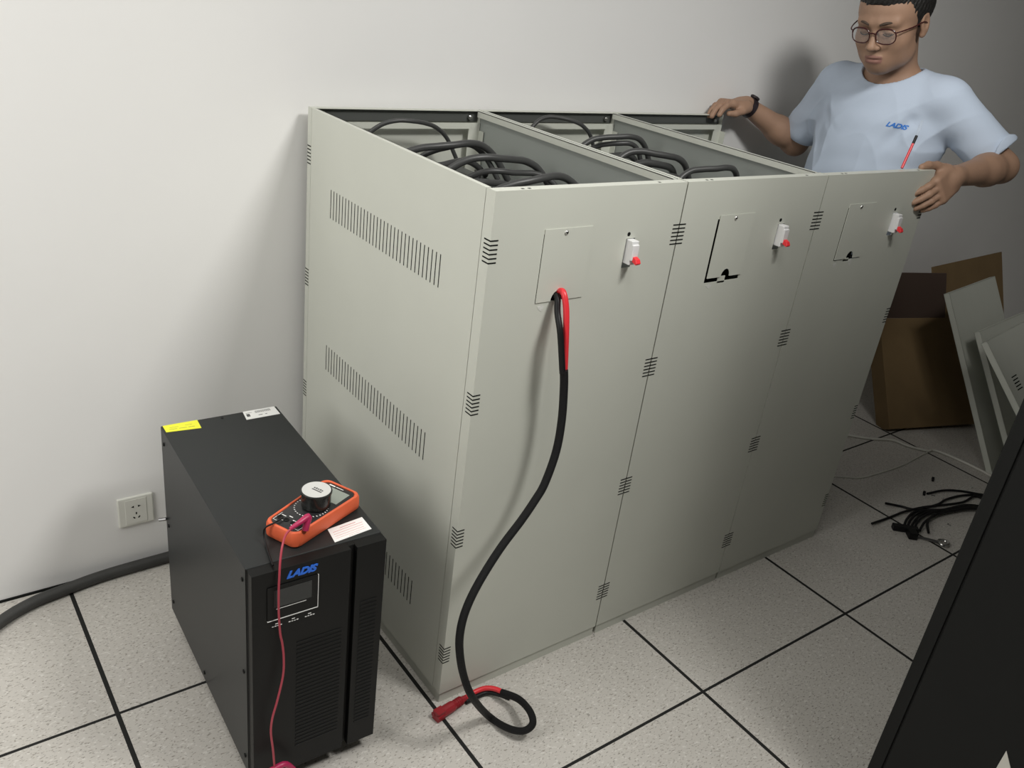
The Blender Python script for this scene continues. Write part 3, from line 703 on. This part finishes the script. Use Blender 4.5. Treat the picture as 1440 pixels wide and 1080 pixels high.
# trunk and legs, hidden by the clothes
body.ell((1.755, -.125, 1.20), (.105, .165, .19), None, .05); body.ell((1.745, -.125, 1.02), (.115, .160, .15), None, .05); body.ell((1.765, -.125, .90), (.11, .155, .12), None, .05)
for s_, yy in ((1, -.045), (-1, -.205)):
    body.cap((1.765, yy, .86), (1.76, yy, .47), .075, .050, .03); body.cap((1.76, yy, .47), (1.79, yy, .10), .050, .034, .03)
    body.cap((1.80, yy, .075), (1.68, yy, .055), .034, .028, .02)
# arms
def arm(Sh, El, Wr, k=.02):
    Sh, El, Wr = map(np.array, (Sh, El, Wr))
    body.cap(Sh, El, .050, .043, k); body.cap(El, El+(Wr-El)*.35, .043, .043, k); body.cap(El+(Wr-El)*.30, Wr, .043, .0265, k)
arm(SR, ER, WR); arm(SL, EL, WL)
# hands: palm frame (d = finger direction, n = back-of-hand normal, t = thumb side)
def hand(W0, d, n, curls, thumb, spread=.10, palmlen=.088, tl=None):
    d = nrm(d); n = V(*n); n = nrm(n-d*(n@d)); t = np.cross(n, d)*thumb
    R_ = np.stack([t, d, n], 1); P_ = lambda a, b_, c: W0+R_@V(a, b_, c)
    body.cap(W0, P_(0, .02, 0), .0265, .026, .015)
    body.rbox(P_(.001, .052, 0), (.040, .044, .0145), .013, R_, .016)
    body.ell(P_(.026, .035, -.010), (.018, .032, .015), R_, .014)
    for i_, (xo, ln, r_) in enumerate(((.029, .074, .0092), (.0095, .082, .0094), (-.0105, .077, .0090), (-.029, .060, .0080))):
        b0 = P_(xo, palmlen-.003-abs(xo)*.25, .001); c1, c2, c3 = curls[i_]
        a_ = 0; cur = b0; rr = r_*1.08; sp = spread*xo/.03
        for L_, cc_ in zip((.45*ln, .30*ln, .25*ln), (c1, c2, c3)):
            a_ += cc_; dv = math.cos(a_)*(d*math.cos(sp)+t*math.sin(sp))-math.sin(a_)*n; nx = cur+dv*L_
            body.cap(cur, nx, rr, rr*.93, .0035); rr *= .93; cur = nx
        body.ball(b0, r_*1.12, .006)
    tb = P_(.030, .018, -.006); t1, t2, t3 = tl
    p1 = tb+R_@V(*t1); p2 = p1+R_@V(*t2); p3 = p2+R_@V(*t3)
    body.cap(tb, p1, .0145, .0125, .012); body.cap(p1, p2, .0120, .0105, .004); body.cap(p2, p3, .0105, .0085, .004)
# right hand: on the back panel's top edge, thumb in front of it
hand(WR+V(-.004, .002, 0), (-.97, .12, .04), (0, .10, 1), [(.25, .42, .35), (.28, .45, .35), (.32, .5, .35), (.40, .55, .4)], 1, tl=((.012, .030, -.012), (.004, .032, -.010), (-.004, .024, -.002)))
# left hand: reaching over the front panel's right edge
hand(WL, (-.90, -.12, -.42), (-.20, -.92, .30), [(.15, .25, .2), (.18, .3, .2), (.25, .35, .25), (.35, .4, .3)], -1, spread=.04, tl=((.026, .026, -.004), (.018, .030, -.002), (.008, .026, -.002)))
# fine shape: lips coloured by place on the face
def bodymat(C_):
    q = (C_-HC) @ RH_/HS
    lip = (np.abs(q[:, 0]) < .023) & (q[:, 1] > .084) & (q[:, 2] > -.0765+q[:, 0]**2*6) & (q[:, 2] < -.0545-q[:, 0]**2*8)
    return lip*1
bo = body.mesh((1.40, -.60, 0), (1.95, .34, 1.64), .0030, 'body', ['skin', 'lips'], PR, bodymat)
# --- shirt
sh = SDF()
sh.ell((1.752, -.125, 1.20), (.125, .195, .20), None, .05).ell((1.728, -.128, 1.03), (.138, .195, .19), None, .06).ell((1.75, -.125, .93), (.130, .19, .12), None, .05)
sh.cap(SR+V(0, -.03, .004), SL+V(0, .03, .004), .064, .064, .06)
sh.cap(NB+V(.0, 0, -.045), NB+V(.0, 0, -.02), .075, .075, .05)
for Sh_, El_, tt, rr in ((SR, ER, .74, .068), (SL, EL, .78, .068)):
    e2 = Sh_+(El_-Sh_)*tt; sh.cap(Sh_, e2, .064, rr, .04)
def folds(P):
    x, y, z = P[..., 0], P[..., 1], P[..., 2]
    rg = lambda q: 1-2*np.abs(np.sin(q))**.7
    a_ = rg((y*.9+z*.55)*26+np.sin(z*19)*.9)*.55+rg((y*.55-z*.85)*24+np.sin(y*27)*.9+1)*.45+np.sin((z+y*.25)*85+2*np.sin(y*14))*.2
    am = .0020+.0055*np.exp(-((y+.31)**2+(z-1.22)**2)/.008)+.0045*np.exp(-((y-.05)**2+(z-1.20)**2)/.008)+.0022*np.exp(-((z-1.10)/.07)**2)
    return -a_*am
for (p_, q_, r_) in (((1.655, -.285, 1.315), (1.600, -.315, 1.130), .013), ((1.665, -.270, 1.275), (1.605, -.215, 1.175), .009), ((1.640, .030, 1.290), (1.620, .010, 1.150), .012), ((1.640, .010, 1.250), (1.600, -.060, 1.200), .008), ((1.610, -.230, 1.330), (1.640, -.290, 1.365), .008)):
    sh.cap(p_, q_, r_, r_*.6, .022, 's')
sh.disp(folds)
for Sh_, El_, tt in ((SR, ER, .74), (SL, EL, .74)):
    e2 = Sh_+(El_-Sh_)*tt; ad = (El_-Sh_)/np.linalg.norm(El_-Sh_)
# sleeve hems and bottom hem are cut flat; only the local sleeve tip is cut
    sh.p.append(('h2', e2+ad*.024, ad, .13, .002, 's'))
sh.half((1.75, -.125, .86), (0, 0, -1))
# neck opening
nf = nrm((-.62, -.02, 1))
sh.cap(NB+V(-.006, 0, -.012), NB+V(-.030, 0, .10), .076, .100, .006, 's')
so_ = sh.mesh((1.54, -.60, .80), (1.96, .34, 1.48), .0038, 't_shirt', ['shirt'], PR)
# hollow look at the sleeve mouths: the arm fills them; give the cloth a rim
def ringmesh(name, c, n, r, tr, mt, parent, sx=1, sy=1, seg=40, upv=(0, 0, 1)):
    n = nrm(n); a_ = nrm(np.cross(V(*upv), n)); b2 = np.cross(n, a_)
    m2 = MB(); m2.tube([tuple(V(*c)+a_*r*sx*math.cos(2*PI*k/seg)+b2*r*sy*math.sin(2*PI*k/seg)) for k in range(seg+1)], tr, 8, 1); return m2.build(name, mt, parent, smooth_=True)
# --- trousers and shoes
tr = SDF(); tr.ell((1.765, -.125, .88), (.122, .172, .13), None, .04)
for yy in (-.045, -.205):
    tr.cap((1.765, yy, .84), (1.76, yy, .47), .092, .068, .03); tr.cap((1.76, yy, .47), (1.785, yy, .09), .068, .058, .03)
tr.disp(lambda P: .002*np.sin(P[..., 2]*70+4*np.sin(P[..., 1]*20))).half((0, 0, 1.0), (0, 0, 1)).half((0, 0, .045), (0, 0, -1))
tr.mesh((1.58, -.36, 0), (1.94, .10, 1.04), .006, 'trousers', ['trousers'], PR)
for yy in (-.045, -.205):
    m2 = SDF(); m2.cap((1.80, yy, .048), (1.66, yy, .042), .046, .040, .02).half((0, 0, 0.001), (0, 0, -1)); m2.cap((1.80, yy, .05), (1.80, yy, .085), .044, .042, .02); m2.p = [m2.p[0], m2.p[2], m2.p[1]]
    m2.mesh((1.56, yy-.1, -.02), (1.90, yy+.1, .16), .005, 'shoe', ['shoe'], PR)
# --- hair: cap over the cranium, cut at the hairline
hr = SDF(); hr.ell(hd(0, -.017, .044), V(.0835, .1035, .0915)*HS, RH_, .01)
hr.ell(hd(0, .020, .085), V(.062, .070, .048)*HS, RH_, .02)
hr.disp(lambda P: .0016*np.sin(P[..., 0]*420)*np.sin(P[..., 1]*380+P[..., 2]*150))
hr.ell(hd(0, .125, .012), V(.088, .082, .058)*HS, RH_, .006, 's')          # face
hr.p.append(('h', hd(0, 0, -.012), nrm(RH_@V(0, .25, -1)), None, .004, 's'))
for s_ in (-1, 1): hr.ell(hd(s_*.084, .052, -.012), V(.030, .040, .045)*HS, RH_, .004, 's'); hr.ell(hd(s_*.088, -.006, -.012), V(.018, .026, .034)*HS, RH_, .003, 's')
hr.mesh(HC-.16, HC+.17, .0028, 'hair', ['hair'], PR)
# --- brows
for s_ in (-1, 1):
    m2 = MB(); m2.tube([tuple(hd(s_*x, y, z)) for x, y, z in ((.014, .0975, .0205), (.026, .0955, .0245), (.038, .0880, .0245), (.049, .0775, .0195))], [.0030, .0038, .0034, .0016], 8, 4, flat=1); m2.build('eyebrow', 'brow', PR, smooth_=True)
    m2 = MB(); m2.tube([tuple(hd(s_*x, y, z)) for x, y, z in ((.018, .0855, -.0045), (.026, .0905, -.0062), (.036, .0898, -.0062), (.045, .0815, -.0035))], [.0008, .0013, .0014, .0008], 6, 4); m2.build('eyelashes', 'hair', PR, smooth_=True)
# --- glasses: two rounded rims, bridge, temples, lenses
GL = bpy.data.objects.new('glasses', None); COL.objects.link(GL); GL.parent = PR
m2 = MB()
def rim(s_): return [hd(s_*(.033+.0245*math.copysign(abs(math.cos(a_))**.75, math.cos(a_))), .1035-.006*((.033+.0245*math.cos(a_))/.055)**2, -.006+.0185*math.copysign(abs(math.sin(a_))**.8, math.sin(a_))+.001) for a_ in [2*PI*k/36 for k in range(37)]]
for s_ in (-1, 1):
    m2.tube([tuple(p) for p in rim(s_)], .0016, 8, 1)
    m2.tube([tuple(p) for p in rim(s_)[1:18]], .0022, 8, 1)
    m2.tube([tuple(hd(s_*x, y, z)) for x, y, z in ((.056, .0975, .004), (.0665, .088, .006), (.0785, .050, .006), (.0825, .006, .005), (.081, -.022, -.008))], .0019, 8, 4)
m2.tube([tuple(hd(x, y, z)) for x, y, z in ((-.010, .1045, .0), (0, .107, .003), (.010, .1045, 0))], .0018, 8, 4)
m2.build('glasses_rim', 'frame', GL, smooth_=True)
for s_ in (-1, 1):
    r_ = rim(s_)[:-1]; c_ = sum(r_)/len(r_); off = Fh*.0006
    m2 = MB(); n_ = len(r_); m2.add([tuple(p-off) for p in r_]+[tuple(p+off) for p in r_], [tuple(range(n_)), tuple(range(2*n_-1, n_-1, -1))]+[(k, (k+1) % n_, n_+(k+1) % n_, n_+k) for k in range(n_)])
    m2.build('lens', 'lens', GL)
# --- watch band on the right wrist
wd = nrm(WR-ER); wc = WR-wd*.012
WT = bpy.data.objects.new('wristwatch', None); COL.objects.link(WT); WT.parent = PR
a_ = nrm(np.cross(wd, V(0, 0, 1))); b2 = np.cross(a_, wd)
m2 = MB(); prof = [(-.010, .0295), (-.010, .0325), (.010, .0325), (.010, .0295)]
vs = []; fs = []; n_ = 32
for k in range(n_):
    an = 2*PI*k/n_
    for (al, r_) in prof: vs.append(tuple(wc+wd*al+(a_*math.cos(an)+b2*math.sin(an))*r_))
for k in range(n_):
    for q in range(4): fs.append((k*4+q, ((k+1) % n_)*4+q, ((k+1) % n_)*4+(q+1) % 4, k*4+(q+1) % 4))
m2.add(vs, fs); m2.build('watch_band', 'watch', WT, smooth_=True)
m2 = MB(); Xw = Matrix(((a_[0], wd[0], b2[0], 0), (a_[1], wd[1], b2[1], 0), (a_[2], wd[2], b2[2], 0), (0, 0, 0, 1))); Xw.translation = Vector(wc+b2*.032)
m2.lathe([(.015, 0), (.016, .002), (.016, .006), (.013, .008)], 24, Xw); m2.build('watch_case', 'watch', WT, smooth_=True)
# --- logo on the chest, laid on the cloth
def onshirt(obj, u, v, body_, size, rot, mt):
    bpy.context.view_layer.update(); dg = bpy.context.evaluated_depsgraph_get(); bv = BVHTree.FromObject(obj, dg)
    d0 = (cf+cr*((u-720)/FPX)-cu*((v-540)/FPX)).normalized(); hit, nn, _, _ = bv.ray_cast(CP, d0)
    zz = (-nn*0+Vector((-.93, -.30, .12))).normalized(); xx = Vector((0, 0, 1)).cross(zz).normalized(); yy_ = zz.cross(xx)
    xx, yy_ = xx*math.cos(rot)+yy_*math.sin(rot), -xx*math.sin(rot)+yy_*math.cos(rot)
    vs_, fs_ = text_mesh(body_, size, .35, .0007, 0, .92, 1.25)
    out = []
    for (x, y, z) in vs_:
        p = hit+xx*x+yy_*y+zz*.05; h2, n2, _, _ = bv.ray_cast(p, -zz)
        out.append(tuple((h2 or hit)+zz*.0012))
    m2 = MB(); m2.add(out, fs_); o_ = m2.build('shirt_logo', mt, obj)
    return o_
onshirt(so_, 1260, 177, 'LADIS', .018, .0, 'blueink')
# --- red screwdriver standing on the panel's top flange, leaning on the shirt
a0 = on(1268, 237, 2, H+.001); 
SD = thing('screwdriver', 'thin red-shafted tester with black and clear tip, propped upright before the blue t-shirt', 'screwdriver', a0)
a1 = on(1289, 191, 0, a0.x+.045); a2 = on(1293, 181, 0, a0.x+.055)
t1 = a0+(a1-a0)*.76
m2 = MB(); m2.tube([(0, 0, 0.001), tuple(t1-a0)], .0034, 10, 1); m2.build('red_shaft', 'redw', SD)
m2 = MB(); m2.tube([tuple(t1-a0), tuple(a1-a0)], .0036, 10, 1); m2.build('black_collar', 'black', SD)
m2 = MB(); m2.tube([tuple(a1-a0), tuple(a2-a0), tuple(on(1297, 170, 0, a0.x+.06)-a0)], [.0028, .0045, .003], 10, 3); m2.build('clear_tip', 'lens', SD, smooth_=True)
